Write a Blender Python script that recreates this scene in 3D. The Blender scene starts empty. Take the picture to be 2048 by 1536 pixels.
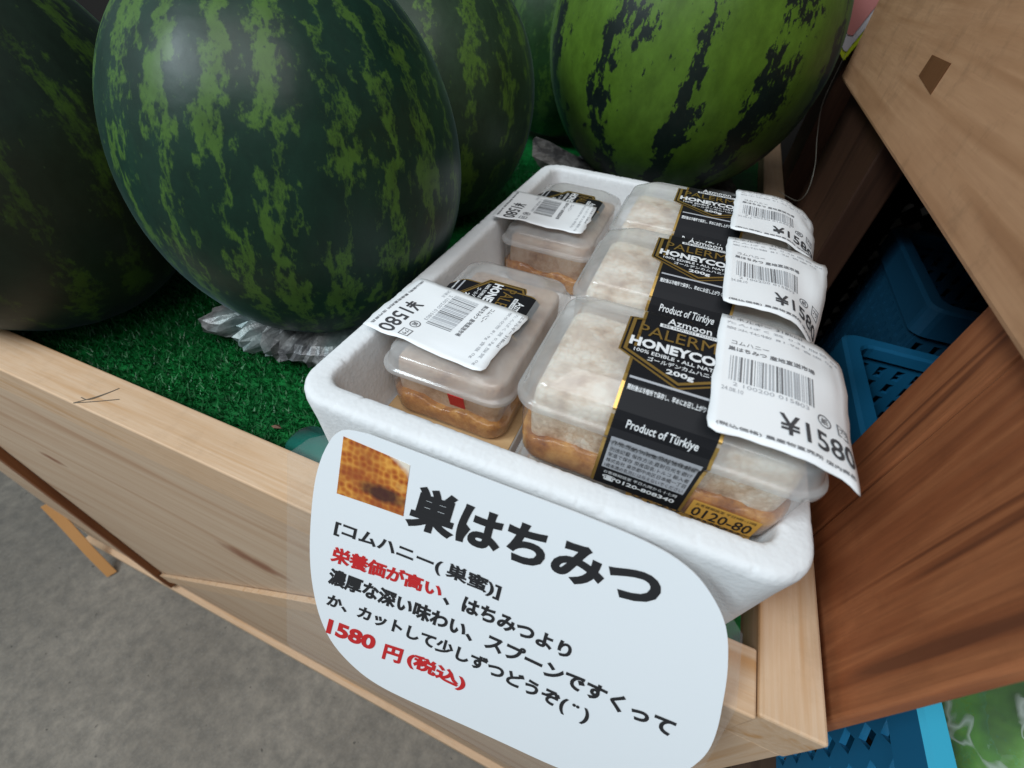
import bpy, bmesh, math, random
import numpy as np
from mathutils import Vector, Matrix, noise

random.seed(7)
rng = np.random.default_rng(7)
S = 0.24            # metres per modelling unit (1 unit = height of the lens above the counter)
scene = bpy.context.scene
COL = scene.collection

# ------------------------------------------------------------------ camera
CAMR = Matrix(((0.92188013, 0.30580714, -0.23794751),
               (0.38409650, -0.64031138, 0.66518509),
               (0.05105785, -0.70461573, -0.70774979)))
cam_data = bpy.data.cameras.new('camera')
cam_data.sensor_width = 36.0
cam_data.lens = 15.452
cam_data.clip_start = 0.01
cam_data.clip_end = 100.0
cam = bpy.data.objects.new('camera', cam_data)
COL.objects.link(cam)
m = Matrix.Identity(4)
for i in range(3):
    m[i][0] = CAMR[i][0]
    m[i][1] = -CAMR[i][1]
    m[i][2] = -CAMR[i][2]
m[2][3] = S
cam.matrix_world = m
scene.camera = cam
cam_data.dof.use_dof = True
cam_data.dof.focus_distance = 0.275
cam_data.dof.aperture_fstop = 9.0

# ------------------------------------------------------------------ light
world = bpy.data.worlds.new('World')
scene.world = world
world.use_nodes = True
wb = world.node_tree.nodes['Background']
wb.inputs['Color'].default_value = (0.80, 0.92, 1.0, 1)
wb.inputs['Strength'].default_value = 0.31


def area_light(name, loc, target, size, power, color):
    d = bpy.data.lights.new(name, 'AREA')
    d.shape = 'RECTANGLE'
    d.size, d.size_y = size[0] * S, size[1] * S
    d.energy = power
    d.color = color
    o = bpy.data.objects.new(name, d)
    COL.objects.link(o)
    o.location = Vector(loc) * S
    o.rotation_euler = (Vector(target) - Vector(loc)).to_track_quat('-Z', 'Y').to_euler()
    return o


area_light('skylight_lamp', (-6.2, -4.8, 8.2), (-0.4, 0.9, 0.2), (3.1, 2.7), 46.0, (0.80, 0.93, 1.0))
area_light('overhead_fill', (0.3, -4.4, 11.0), (-0.2, 0.9, 0.0), (9.0, 6.0), 45.0, (0.97, 0.98, 1.0))  # soft overhead fill, added to brighten upward faces and the foam box inside

scene.view_settings.view_transform = 'Standard'
scene.view_settings.look = 'None'
scene.view_settings.exposure = 0.0
scene.view_settings.gamma = 1.0
scene.view_settings.use_curve_mapping = False
scene.cycles.max_bounces = 10
scene.cycles.transparent_max_bounces = 24
scene.cycles.use_denoising = True


# ------------------------------------------------------------------ helpers
def link_mesh(name, verts, faces, mats, parent=None, smooth=False, origin=(0, 0, 0), fmat=None):
    """One mesh object; verts in modelling units, `origin` is where its own origin stands."""
    v = (np.asarray(verts, dtype=float).reshape(-1, 3) - np.array(origin)) * S
    me = bpy.data.meshes.new(name)
    me.from_pydata([tuple(p) for p in v], [], [tuple(f) for f in faces])
    for mt in (mats if isinstance(mats, (list, tuple)) else [mats]):
        me.materials.append(mt)
    if fmat is not None:
        for p, k in zip(me.polygons, fmat):
            p.material_index = k
    if smooth:
        for p in me.polygons:
            p.use_smooth = True
    me.update()
    o = bpy.data.objects.new(name, me)
    COL.objects.link(o)
    if parent is not None:
        o.parent = parent
    else:
        o.location = Vector(origin) * S
    return o


def fix_normals(o):
    b = bmesh.new()
    b.from_mesh(o.data)
    bmesh.ops.recalc_face_normals(b, faces=b.faces)
    b.to_mesh(o.data)
    b.free()
    return o


def tag(o, label=None, cat=None, group=None, kind=None):
    if label: o['label'] = label
    if cat: o['category'] = cat
    if group: o['group'] = group
    if kind: o['kind'] = kind
    return o


def thing(name, loc, label, cat, group=None, rotz=0.0):
    o = bpy.data.objects.new(name, None)
    o.empty_display_size = 0.02
    COL.objects.link(o)
    o.location = Vector(loc) * S
    o.rotation_euler = (0, 0, rotz)
    return tag(o, label, cat, group)


def box_geo(x0, x1, y0, y1, z0, z1, bev=0.004, seg=2, cuts=0):
    b = bmesh.new()
    bmesh.ops.create_cube(b, size=1.0)
    for v in b.verts:
        v.co = Vector(((x0 + x1) / 2 + v.co.x * (x1 - x0), (y0 + y1) / 2 + v.co.y * (y1 - y0), (z0 + z1) / 2 + v.co.z * (z1 - z0)))
    if bev > 0:
        bmesh.ops.bevel(b, geom=b.edges[:], offset=bev, segments=seg, profile=0.5, affect='EDGES')
    bmesh.ops.recalc_face_normals(b, faces=b.faces)
    b.verts.index_update()
    V = [tuple(v.co) for v in b.verts]
    F = [tuple(v.index for v in f.verts) for f in b.faces]
    b.free()
    return V, F


def add_box(name, dims, mat, parent=None, origin=(0, 0, 0), bev=0.004):
    V, F = box_geo(*dims, bev=bev)
    return link_mesh(name, V, F, mat, parent, False, origin)


def join_geo(parts):
    V, F = [], []
    for v, f in parts:
        n = len(V)
        V += [tuple(p) for p in v]
        F += [tuple(i + n for i in q) for q in f]
    return V, F


def tube_geo(pts, rad, seg=8):
    pts = [Vector(p) for p in pts]
    V, F = [], []
    for i, p in enumerate(pts):
        a = pts[max(i - 1, 0)]
        c = pts[min(i + 1, len(pts) - 1)]
        t = (c - a).normalized()
        u = t.orthogonal().normalized() if i == 0 else (u - t * u.dot(t)).normalized()
        w = t.cross(u)
        for k in range(seg):
            an = 2 * math.pi * k / seg
            V.append(tuple(p + (u * math.cos(an) + w * math.sin(an)) * rad))
    for i in range(len(pts) - 1):
        for k in range(seg):
            F.append((i * seg + k, i * seg + (k + 1) % seg, (i + 1) * seg + (k + 1) % seg, (i + 1) * seg + k))
    return V, F


def smooth_path(pts, n=8):
    out = []
    P = [Vector(pts[0])] + [Vector(p) for p in pts] + [Vector(pts[-1])]
    for i in range(1, len(P) - 2):
        for k in range(n):
            t = k / n
            p0, p1, p2, p3 = P[i - 1], P[i], P[i + 1], P[i + 2]
            out.append(0.5 * ((2 * p1) + (p2 - p0) * t + (2 * p0 - 5 * p1 + 4 * p2 - p3) * t * t + (3 * p1 - p0 - 3 * p2 + p3) * t ** 3))
    out.append(P[-1])
    return out


def rr_loop(x0, x1, y0, y1, r, n=6, m=1):
    """Rounded rectangle, counter-clockwise; m = pieces per straight side."""
    r = min(r, (x1 - x0) / 2 - 1e-4, (y1 - y0) / 2 - 1e-4)
    corners = [(x1 - r, y1 - r, 0), (x0 + r, y1 - r, 90), (x0 + r, y0 + r, 180), (x1 - r, y0 + r, 270)]
    arcs = []
    for cx, cy, a0 in corners:
        arcs.append([(cx + r * math.cos(math.radians(a0 + 90 * k / n)), cy + r * math.sin(math.radians(a0 + 90 * k / n))) for k in range(n + 1)])
    out = []
    for i in range(4):
        out += arcs[i]
        a, b = arcs[i][-1], arcs[(i + 1) % 4][0]
        for k in range(1, m):
            out.append((a[0] + (b[0] - a[0]) * k / m, a[1] + (b[1] - a[1]) * k / m))
    return out


def loft(loops, cap0=False, cap1=False):
    n = len(loops[0])
    V = [p for L in loops for p in L]
    F = []
    for i in range(len(loops) - 1):
        for k in range(n):
            F.append((i * n + k, i * n + (k + 1) % n, (i + 1) * n + (k + 1) % n, (i + 1) * n + k))
    if cap0: F.append(tuple(range(n - 1, -1, -1)))
    if cap1: F.append(tuple((len(loops) - 1) * n + k for k in range(n)))
    return V, F


# ------------------------------------------------------------------ materials
class NT:
    def __init__(self, name):
        self.m = bpy.data.materials.new(name)
        self.m.use_nodes = True
        self.t = self.m.node_tree
        self.b = self.t.nodes['Principled BSDF']
        self.out = self.t.nodes['Material Output']

    def n(self, kind, **kw):
        o = self.t.nodes.new(kind)
        for k, v in kw.items():
            if k.startswith('i_'):
                key = k[2:]
                o.inputs[int(key) if key.isdigit() else key.replace('_', ' ')].default_value = v
            else:
                setattr(o, k, v)
        return o

    def l(self, a, b):
        self.t.links.new(a, b)

    def math(self, op, a, b=None, c=None, clamp=False):
        o = self.n('ShaderNodeMath', operation=op, use_clamp=clamp)
        for i, x in enumerate((a, b, c)):
            if x is None: continue
            if isinstance(x, (int, float)): o.inputs[i].default_value = x
            else: self.l(x, o.inputs[i])
        return o.outputs[0]

    def mix(self, fac, a, b, blend='MIX'):
        o = self.n('ShaderNodeMix', data_type='RGBA', blend_type=blend)
        for sock, x in ((o.inputs[0], fac), (o.inputs[6], a), (o.inputs[7], b)):
            if isinstance(x, (int, float)): sock.default_value = x
            elif isinstance(x, tuple): sock.default_value = (*x[:3], 1)
            else: self.l(x, sock)
        return o.outputs[2]

    def coords(self, scale=(1, 1, 1), loc=(0, 0, 0), rot=(0, 0, 0), kind='Object'):
        tc = self.n('ShaderNodeTexCoord')
        mp = self.n('ShaderNodeMapping')
        mp.inputs['Scale'].default_value = scale
        mp.inputs['Location'].default_value = loc
        mp.inputs['Rotation'].default_value = rot
        self.l(tc.outputs[kind], mp.inputs['Vector'])
        return mp.outputs[0]

    def noise(self, vec, scale, detail=4, rough=0.55, dist=0.0):
        o = self.n('ShaderNodeTexNoise')
        o.inputs['Scale'].default_value = scale
        o.inputs['Detail'].default_value = detail
        o.inputs['Roughness'].default_value = rough
        o.inputs['Distortion'].default_value = dist
        self.l(vec, o.inputs['Vector'])
        return o.outputs['Fac']

    def ramp(self, fac, stops):
        o = self.n('ShaderNodeValToRGB')
        e = o.color_ramp.elements
        while len(e) < len(stops): e.new(0.5)
        for k, (p, c) in enumerate(stops):
            e[k].position = p
            e[k].color = (*c[:3], 1) if isinstance(c, tuple) else (c, c, c, 1)
        self.l(fac, o.inputs[0])
        return o.outputs[0]

    def bump(self, h, strength=0.3, dist=0.001, normal=None):
        o = self.n('ShaderNodeBump')
        o.inputs['Strength'].default_value = strength
        o.inputs['Distance'].default_value = dist
        self.l(h, o.inputs['Height'])
        if normal is not None: self.l(normal, o.inputs['Normal'])
        self.l(o.outputs[0], self.b.inputs['Normal'])
        return o.outputs[0]

    def set(self, **kw):
        for k, v in kw.items():
            s = self.b.inputs[k.replace('_', ' ')]
            if isinstance(v, (int, float)): s.default_value = v
            elif isinstance(v, tuple): s.default_value = (*v[:3], 1)
            else: self.l(v, s)
        return self.m


def plain(name, col, rough=0.5, **kw):
    t = NT(name)
    t.set(Base_Color=col, Roughness=rough, **kw)
    return t.m


def wood(name, axis, light, mid, dark, seed=0, cross=90.0, knots=(), rough=0.6, scuff=0.0, contrast=1.0, stretch=0.045):
    """Sawn timber, grain along `axis`; knots = [(x,y,z) metres in object space, radius, elongation]."""
    t = NT(name)
    sc = [1.0, 1.0, 1.0]
    sc[axis] = stretch
    v = t.coords(tuple(sc), (seed * 1.37, seed * 0.71, seed * 2.13))
    vk = t.coords()
    warp = t.noise(t.coords((2, 2, 2), (seed, 0, 0)), 3.0, 2)
    n1 = t.noise(v, cross * 0.45, 3, 0.5, 1.2)
    rings = t.n('ShaderNodeTexNoise')
    rings.inputs['Scale'].default_value = cross
    rings.inputs['Detail'].default_value = 2
    rings.inputs['Distortion'].default_value = 0.8
    t.l(v, rings.inputs['Vector'])
    fine = t.noise(v, cross * 7, 3, 0.7)
    col = t.ramp(rings.outputs['Fac'], [(0.5 - 0.20 / contrast, mid), (0.5, light), (0.5 + 0.10 / contrast, mid), (0.5 + 0.2 / contrast, dark)])
    col = t.mix(t.math('MULTIPLY', n1, 0.55), col, mid)
    col = t.mix(t.ramp(fine, [(0.3, 0.32), (0.62, 0.0)]), col, dark)
    big = t.noise(t.coords((3, 3, 3), (seed * 3, 1, 0)), 2.0, 3)
    col = t.mix(t.ramp(big, [(0.4, 0.0), (0.7, 0.35)]), col, mid)
    for (p, r, el) in knots:
        d = t.n('ShaderNodeVectorMath', operation='SUBTRACT')
        d.inputs[1].default_value = p
        t.l(vk, d.inputs[0])
        s = t.n('ShaderNodeVectorMath', operation='MULTIPLY')
        k = [1.0 / r] * 3
        k[axis] = 1.0 / (r * el)
        s.inputs[1].default_value = k
        t.l(d.outputs[0], s.inputs[0])
        ln = t.n('ShaderNodeVectorMath', operation='LENGTH')
        t.l(s.outputs[0], ln.inputs[0])
        nz = t.math('MULTIPLY_ADD', t.noise(vk, 0.6 / r, 3), 0.9, -0.45)
        dd = t.math('ADD', ln.outputs['Value'], nz)
        col = t.mix(t.ramp(dd, [(0.25, 0.9), (0.95, 0.0)]), col, tuple(c * 0.42 for c in dark))
        col = t.mix(t.ramp(dd, [(0.5, 0.5), (1.0, 0.0)]), col, (dark[0] * 0.8, dark[1] * 0.5, dark[2] * 0.4))
    if scuff:
        sp = t.noise(t.coords((1, 1, 1), (seed, 4, 2)), 45, 6, 0.7)
        col = t.mix(t.ramp(sp, [(0.52, 0.0), (0.68, scuff)]), col, tuple(c * 0.45 for c in mid))
        sp2 = t.noise(t.coords((1, 1, 1), (seed, 9, 5)), 14, 5, 0.6)
        col = t.mix(t.ramp(sp2, [(0.5, 0.0), (0.75, scuff)]), col, dark)
    t.set(Base_Color=col, Roughness=rough)
    t.b.inputs['Specular IOR Level'].default_value = 0.3
    hb = t.math('ADD', t.math('MULTIPLY', fine, 0.6), t.math('MULTIPLY', rings.outputs['Fac'], 0.8))
    t.bump(hb, 0.35, 0.0006)
    return t.m


PINE = ((0.66, 0.475, 0.325), (0.575, 0.385, 0.240), (0.50, 0.25, 0.09))
PALE = ((0.61, 0.46, 0.325), (0.53, 0.365, 0.24), (0.40, 0.225, 0.13))
RED = ((0.46, 0.170, 0.068), (0.32, 0.103, 0.039), (0.115, 0.038, 0.018))
TAN = ((0.58, 0.325, 0.180), (0.49, 0.26, 0.135), (0.31, 0.14, 0.062))


def foam_mat():
    t = NT('foam_polystyrene')
    v = t.coords()
    vo = t.n('ShaderNodeTexVoronoi')
    vo.inputs['Scale'].default_value = 380
    t.l(v, vo.inputs['Vector'])
    n = t.noise(v, 30, 4)
    col = t.mix(t.ramp(n, [(0.35, 0.0), (0.75, 0.5)]), (0.76, 0.77, 0.78), (0.67, 0.675, 0.68))
    sp = t.noise(v, 75, 5, 0.7)
    col = t.mix(t.ramp(sp, [(0.70, 0.0), (0.78, 0.35)]), col, (0.45, 0.43, 0.40))
    t.set(Base_Color=col, Roughness=0.8)
    t.b.inputs['Subsurface Weight'].default_value = 0.10
    t.b.inputs['Subsurface Radius'].default_value = (0.004, 0.004, 0.004)
    t.b.inputs['Specular IOR Level'].default_value = 0.15
    h = t.math('ADD', t.math('MULTIPLY', vo.outputs['Distance'], 1.0), t.math('MULTIPLY', sp, 0.8))
    t.bump(h, 0.20, 0.0008)
    return t.m


def clear_plastic(name, haze, tint=(0.9, 0.92, 0.93), rough=0.08, refl=1.0, bump=0.0, glint=0.0):
    t = NT(name)
    t.t.nodes.remove(t.b)
    tr = t.n('ShaderNodeBsdfTransparent')
    tr.inputs[0].default_value = (0.985, 0.985, 0.98, 1)
    df = t.n('ShaderNodeBsdfDiffuse')
    df.inputs[0].default_value = (*tint, 1)
    tl = t.n('ShaderNodeBsdfTranslucent')
    tl.inputs[0].default_value = (*tint, 1)
    dm = t.n('ShaderNodeMixShader')
    dm.inputs[0].default_value = 0.45
    t.l(df.outputs[0], dm.inputs[1])
    t.l(tl.outputs[0], dm.inputs[2])
    mx = t.n('ShaderNodeMixShader')
    v = t.coords()
    hz = t.noise(v, 40, 3)
    fac = t.ramp(hz, [(0.2, haze * 0.7), (0.8, min(1, haze * 1.3))])
    if glint:
        rd = t.math('ABSOLUTE', t.math('SUBTRACT', t.noise(t.coords((1, 1, 2.5), (2, 5, 1), (0.4, 0.3, 0.9)), 16, 2, 0.4, 1.5), 0.5))  # pale streaks painted in as highlights along the film's wrinkles
        fac = t.mix(t.ramp(rd, [(0.0, 1.0), (0.035, 0.0)]), fac, (glint, glint, glint))
    t.l(fac, mx.inputs[0])
    t.l(tr.outputs[0], mx.inputs[1])
    t.l(dm.outputs[0], mx.inputs[2])
    gl = t.n('ShaderNodeBsdfGlossy')
    gl.inputs['Roughness'].default_value = rough
    fr = t.n('ShaderNodeFresnel')
    geo = t.n('ShaderNodeNewGeometry')
    t.l(t.math('MULTIPLY_ADD', geo.outputs['Backfacing'], 1 / 1.48 - 1.48, 1.48), fr.inputs['IOR'])
    fm = t.math('MULTIPLY', fr.outputs[0], refl, clamp=True)
    if bump:
        bp = t.n('ShaderNodeBump')
        bp.inputs['Strength'].default_value = bump
        bp.inputs['Distance'].default_value = 0.002
        t.l(t.noise(v, 60, 3), bp.inputs['Height'])
        t.l(bp.outputs[0], gl.inputs['Normal'])
        t.l(bp.outputs[0], fr.inputs['Normal'])
    ms = t.n('ShaderNodeMixShader')
    t.l(fm, ms.inputs[0])
    t.l(mx.outputs[0], ms.inputs[1])
    t.l(gl.outputs[0], ms.inputs[2])
    t.l(ms.outputs[0], t.out.inputs['Surface'])
    return t.m


def melon_mat(name, ground, stripe, n, width, seed, feather, broken, zs, gloss=0.32, jag=1.0, warm=None, ragged=1.0):
    """Rind: stripes along the meridians (object z is the axis), torn by noise."""
    t = NT(name)
    v = t.coords()
    sep = t.n('ShaderNodeSeparateXYZ')
    t.l(v, sep.inputs[0])
    ang = t.math('ARCTAN2', sep.outputs[1], sep.outputs[0])
    vs = t.coords((1, 1, zs), (seed * 0.37, seed * 0.11, seed * 0.53))
    w1 = t.math('SUBTRACT', t.noise(vs, 11, 3, 0.6), 0.5)
    w2 = t.math('SUBTRACT', t.noise(t.coords((1, 1, 0.55), (seed, 2, 1)), 75, 6, 0.68), 0.5)
    ph = t.math('MULTIPLY_ADD', ang, n / (2 * math.pi), seed * 0.173)
    ph = t.math('ADD', ph, t.math('MULTIPLY', w1, 0.9 * jag))
    ph = t.math('ADD', ph, t.math('MULTIPLY', w2, 1.5 * jag * ragged))
    ph = t.math('ADD', ph, t.math('MULTIPLY', t.math('SUBTRACT', t.noise(t.coords((1, 1, 0.35), (5, seed, 2)), 190, 3, 0.6), 0.5), 0.8 * ragged))
    tri = t.math('MULTIPLY', t.math('PINGPONG', ph, 0.5), 2.0)      # 0 in the stripe centre, 1 between
    gap = t.noise(t.coords((1, 1, 0.8), (seed * 2, 7, 3)), 19, 7, 0.7)
    tri = t.math('ADD', tri, t.math('MULTIPLY', t.math('SUBTRACT', gap, 0.45), broken))
    mask = t.ramp(tri, [(max(width - feather, 0.0), 1.0), (width + feather, 0.0)])
    tone = t.noise(t.coords((1, 1, 0.6), (3, seed, 8)), 60, 5, 0.7)
    g2 = t.mix(t.ramp(tone, [(0.35, 0.0), (0.75, 1.0)]), ground, tuple(c * 1.7 for c in ground))
    s2 = t.mix(t.ramp(tone, [(0.3, 0.0), (0.7, 1.0)]), tuple(c * 0.6 for c in stripe), stripe)
    col = t.mix(mask, g2, s2)
    if warm:
        col = t.mix(t.ramp(t.noise(t.coords((1, 1, 1), (1, 2, seed)), 7, 2), [(0.45, 0.0), (0.75, 0.6)]), col, warm)
    fleck = t.noise(t.coords((1, 1, 1), (seed, 1, 1)), 190, 2, 0.5)
    col = t.mix(t.ramp(fleck, [(0.72, 0.0), (0.78, 0.4)]), col, tuple(c * 0.8 + 0.03 for c in stripe))
    rn = t.noise(v, 9, 3)
    t.set(Base_Color=col, Roughness=t.ramp(rn, [(0.3, gloss + 0.02), (0.7, gloss + 0.20)]))
    t.b.inputs['Specular IOR Level'].default_value = 0.26
    t.b.inputs['Sheen Weight'].default_value = 0.07
    t.b.inputs['Sheen Roughness'].default_value = 0.35
    t.b.inputs['Sheen Tint'].default_value = (0.6, 0.9, 1.0, 1)
    t.bump(t.math('ADD', t.math('MULTIPLY', t.noise(v, 22, 3), 1.0), t.math('MULTIPLY', fleck, 0.05)), 0.25, 0.004)
    return t.m


def concrete_mat():
    t = NT('concrete')
    v = t.coords()
    a = t.noise(v, 4, 8, 0.7)
    b = t.noise(v, 38, 6, 0.75)
    c = t.noise(v, 260, 3, 0.6)
    col = t.ramp(a, [(0.3, (0.165, 0.142, 0.115)), (0.7, (0.300, 0.262, 0.215))])
    col = t.mix(t.ramp(b, [(0.38, 0.55), (0.66, 0.0)]), col, (0.075, 0.070, 0.064))
    col = t.mix(t.ramp(c, [(0.55, 0.0), (0.75, 0.5)]), col, (0.27, 0.255, 0.235))
    col = t.mix(t.ramp(t.noise(v, 75, 2, 0.5), [(0.24, 0.75), (0.28, 0.0)]), col, (0.022, 0.020, 0.018))
    t.set(Base_Color=col, Roughness=0.8)
    t.bump(t.math('ADD', b, c), 0.25, 0.0015)
    return t.m


M = {}
M['pine_x'] = wood('pine_along', 0, *PINE, seed=3, cross=85, scuff=0.15)
M['pine_y'] = wood('pine_across', 1, *PINE, seed=8, cross=70, scuff=0.15)
M['pine_z'] = wood('pine_upright', 2, *PINE, seed=5, cross=80)
M['panel'] = wood('panel_board', 0, *PALE, seed=2, cross=26, contrast=1.3, stretch=0.05,
                  knots=(((-0.295, 0, -0.215), 0.020, 2.4), ((-0.16, 0, -0.10), 0.004, 2.2), ((-0.60, 0, -0.22), 0.010, 2.6), ((-0.62, 0, -0.62), 0.016, 2.0), ((-0.86, 0, -0.16), 0.012, 3.0)))
M['brown_batten'] = wood('shade_brown_batten', 2, (0.26, 0.10, 0.035), (0.20, 0.07, 0.024), (0.12, 0.035, 0.012), seed=4, cross=70)  # pine batten; the shade on its side face is put into this brown
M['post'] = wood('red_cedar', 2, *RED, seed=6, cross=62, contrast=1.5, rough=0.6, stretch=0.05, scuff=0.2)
M['post_shaded'] = wood('shaded_cedar', 2, (0.080, 0.034, 0.018), (0.055, 0.023, 0.013), (0.028, 0.011, 0.006), seed=9, cross=60,  # same post wood, with the weak light at the rear put into its colour
                      knots=(((0, 0.10, -0.02), 0.010, 1.3),))
M['deck'] = wood('dark_deck', 1, (0.085, 0.050, 0.030), (0.06, 0.034, 0.021), (0.032, 0.018, 0.011), seed=12)  # dark tone also carries the gloom inside the shelf
M['foam'] = foam_mat()
M['lid'] = clear_plastic('hazy_lid_plastic', 0.38, (0.92, 0.94, 0.95), 0.12, 0.9)
M['tub'] = clear_plastic('clear_tub_plastic', 0.13, (0.95, 0.94, 0.93), 0.08, 1.0)
M['laminate'] = clear_plastic('clear_laminate', 0.045, (0.95, 0.97, 1.0), 0.3, 0.15)
M['film'] = clear_plastic('wrinkled_film', 0.10, (0.9, 0.95, 0.9), 0.08, 3.2, bump=1.0, glint=0.75)
M['teal'] = clear_plastic('teal_plastic', 0.75, (0.03, 0.32, 0.25), 0.25, 1.0)
M['black_print'] = plain('black_print', (0.010, 0.010, 0.012), 0.6, Specular_IOR_Level=0.2)
M['ink'] = plain('black_ink', (0.016, 0.016, 0.018), 0.5)
M['grey_ink'] = plain('thermal_grey_ink', (0.17, 0.17, 0.18), 0.6)
M['price_ink'] = plain('thermal_black_ink', (0.055, 0.055, 0.06), 0.6)
M['pale_ink'] = plain('pale_grey_ink', (0.42, 0.43, 0.45), 0.6)
M['red_ink'] = plain('red_ink', (0.52, 0.016, 0.018), 0.5)
M['red_sticker'] = plain('red_sticker', (0.46, 0.012, 0.012), 0.45)
M['white_ink'] = plain('white_print', (0.78, 0.79, 0.80), 0.4)
M['grey_box'] = plain('grey_print', (0.42, 0.43, 0.46), 0.45)
M['gold'] = plain('gold_foil', (0.50, 0.31, 0.085), 0.28, Metallic=0.65)
M['orange_label'] = plain('orange_label', (0.62, 0.33, 0.06), 0.5)
M['paper'] = plain('sticker_paper', (0.85, 0.86, 0.87), 0.55)
M['sign_paper'] = plain('laminated_paper', (0.77, 0.80, 0.825), 0.32)


def comb_mat(name='honeycomb_wax', tone=(1.0, 1.0, 1.0)):
    t = NT(name)
    k = lambda c: tuple(a * b for a, b in zip(c, tone))
    v = t.coords()
    vo = t.n('ShaderNodeTexVoronoi', feature='DISTANCE_TO_EDGE')
    vo.inputs['Scale'].default_value = 250
    vo.inputs['Randomness'].default_value = 0.55
    t.l(v, vo.inputs['Vector'])
    a = t.noise(v, 60, 6, 0.7)
    col = t.ramp(a, [(0.36, k((0.42, 0.24, 0.12))), (0.46, k((0.70, 0.51, 0.34))), (0.56, k((0.90, 0.80, 0.66)))])
    col = t.mix(t.ramp(vo.outputs['Distance'], [(0.02, 0.32), (0.10, 0.0)]), col, (0.50, 0.29, 0.14))
    col = t.mix(t.ramp(t.noise(t.coords((1, 1, 1), (4, 4, 4)), 24, 3), [(0.45, 0.0), (0.7, 0.45)]), col, k((0.88, 0.83, 0.74)))
    t.set(Base_Color=col, Roughness=0.5)
    t.b.inputs['Subsurface Weight'].default_value = 0.15
    t.b.inputs['Subsurface Radius'].default_value = (0.005, 0.003, 0.002)
    t.bump(t.math('ADD', t.math('MULTIPLY', vo.outputs['Distance'], 1.2), a), 0.30, 0.0015)
    return t.m


def honey_mat():
    t = NT('amber_honey')
    v = t.coords((1, 1, 0.8))
    a = t.noise(v, 75, 6, 0.72)
    col = t.ramp(a, [(0.32, (0.20, 0.050, 0.006)), (0.5, (0.42, 0.155, 0.020)), (0.68, (0.66, 0.34, 0.09))])
    t.set(Base_Color=col, Roughness=0.18)
    t.b.inputs['Subsurface Weight'].default_value = 0.1
    t.b.inputs['Subsurface Radius'].default_value = (0.006, 0.003, 0.001)
    t.bump(a, 0.4, 0.002)
    return t.m


def picture_mat():
    t = NT('honeycomb_picture')
    tc = t.n('ShaderNodeTexCoord')
    v = t.coords()
    vo = t.n('ShaderNodeTexVoronoi')
    vo.inputs['Scale'].default_value = 270
    vo.inputs['Randomness'].default_value = 0.45
    t.l(v, vo.inputs['Vector'])
    big = t.noise(v, 55, 3, 0.6)
    col = t.ramp(vo.outputs['Distance'], [(0.05, (0.30, 0.05, 0.012)), (0.40, (0.50, 0.16, 0.025)), (0.75, (0.72, 0.33, 0.06))])
    col = t.mix(t.ramp(big, [(0.42, 0.0), (0.62, 0.8)]), col, (0.30, 0.07, 0.022))
    col = t.mix(t.ramp(big, [(0.28, 0.9), (0.40, 0.0)]), col, (0.70, 0.38, 0.10))
    sep = t.n('ShaderNodeSeparateXYZ')
    t.l(tc.outputs['Generated'], sep.inputs[0])
    # a dark hollow low in the picture and a bright corner top right, as printed
    dx = t.math('SUBTRACT', sep.outputs[0], 0.66)
    dz = t.math('SUBTRACT', sep.outputs[2], 0.30)
    d = t.math('ADD', t.math('POWER', t.math('ABSOLUTE', t.math('MULTIPLY', dx, 2.6)), 2.0), t.math('POWER', t.math('ABSOLUTE', t.math('MULTIPLY', dz, 6.0)), 2.0))
    d = t.math('ADD', d, t.math('MULTIPLY', t.math('SUBTRACT', t.noise(v, 90, 3), 0.5), 1.2))
    col = t.mix(t.ramp(d, [(0.35, 0.92), (1.0, 0.0)]), col, (0.045, 0.018, 0.018))
    e = t.math('ADD', sep.outputs[0], sep.outputs[2])
    e = t.math('ADD', e, t.math('MULTIPLY', t.math('SUBTRACT', t.noise(v, 70, 3), 0.5), 0.35))
    col = t.mix(t.ramp(e, [(0.83, 0.0), (0.90, 0.85)]) if False else t.ramp(t.math('MULTIPLY', e, 0.5), [(0.84, 0.0), (0.90, 0.9)]), col, (0.80, 0.74, 0.62))
    t.set(Base_Color=col, Roughness=0.3)
    return t.m


def newspaper_mat():
    t = NT('crumpled_newsprint')
    v = t.coords()
    a = t.noise(v, 60, 5, 0.7)
    p = t.noise(t.coords((1, 1, 3)), 28, 3, 0.6)
    col = t.ramp(a, [(0.35, (0.09, 0.09, 0.09)), (0.66, (0.36, 0.36, 0.355))])
    col = t.mix(t.ramp(p, [(0.52, 0.0), (0.58, 0.7)]), col, (0.055, 0.055, 0.06))
    col = t.mix(t.ramp(t.noise(t.coords((1, 1, 1), (3, 3, 3)), 18, 2), [(0.55, 0.0), (0.65, 0.4)]), col, (0.22, 0.34, 0.33))
    t.set(Base_Color=col, Roughness=0.36, Metallic=0.30)
    t.bump(a, 0.4, 0.003)
    return t.m


def turf_mat():
    t = NT('artificial_grass')
    v = t.coords()
    a = t.noise(v, 120, 4, 0.7)
    b = t.noise(v, 12, 3)
    col = t.ramp(a, [(0.3, (0.001, 0.045, 0.009)), (0.7, (0.004, 0.19, 0.034))])
    col = t.mix(t.ramp(b, [(0.4, 0.0), (0.7, 0.4)]), col, (0.002, 0.11, 0.025))
    t.set(Base_Color=col, Roughness=0.45)
    return t.m


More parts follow.
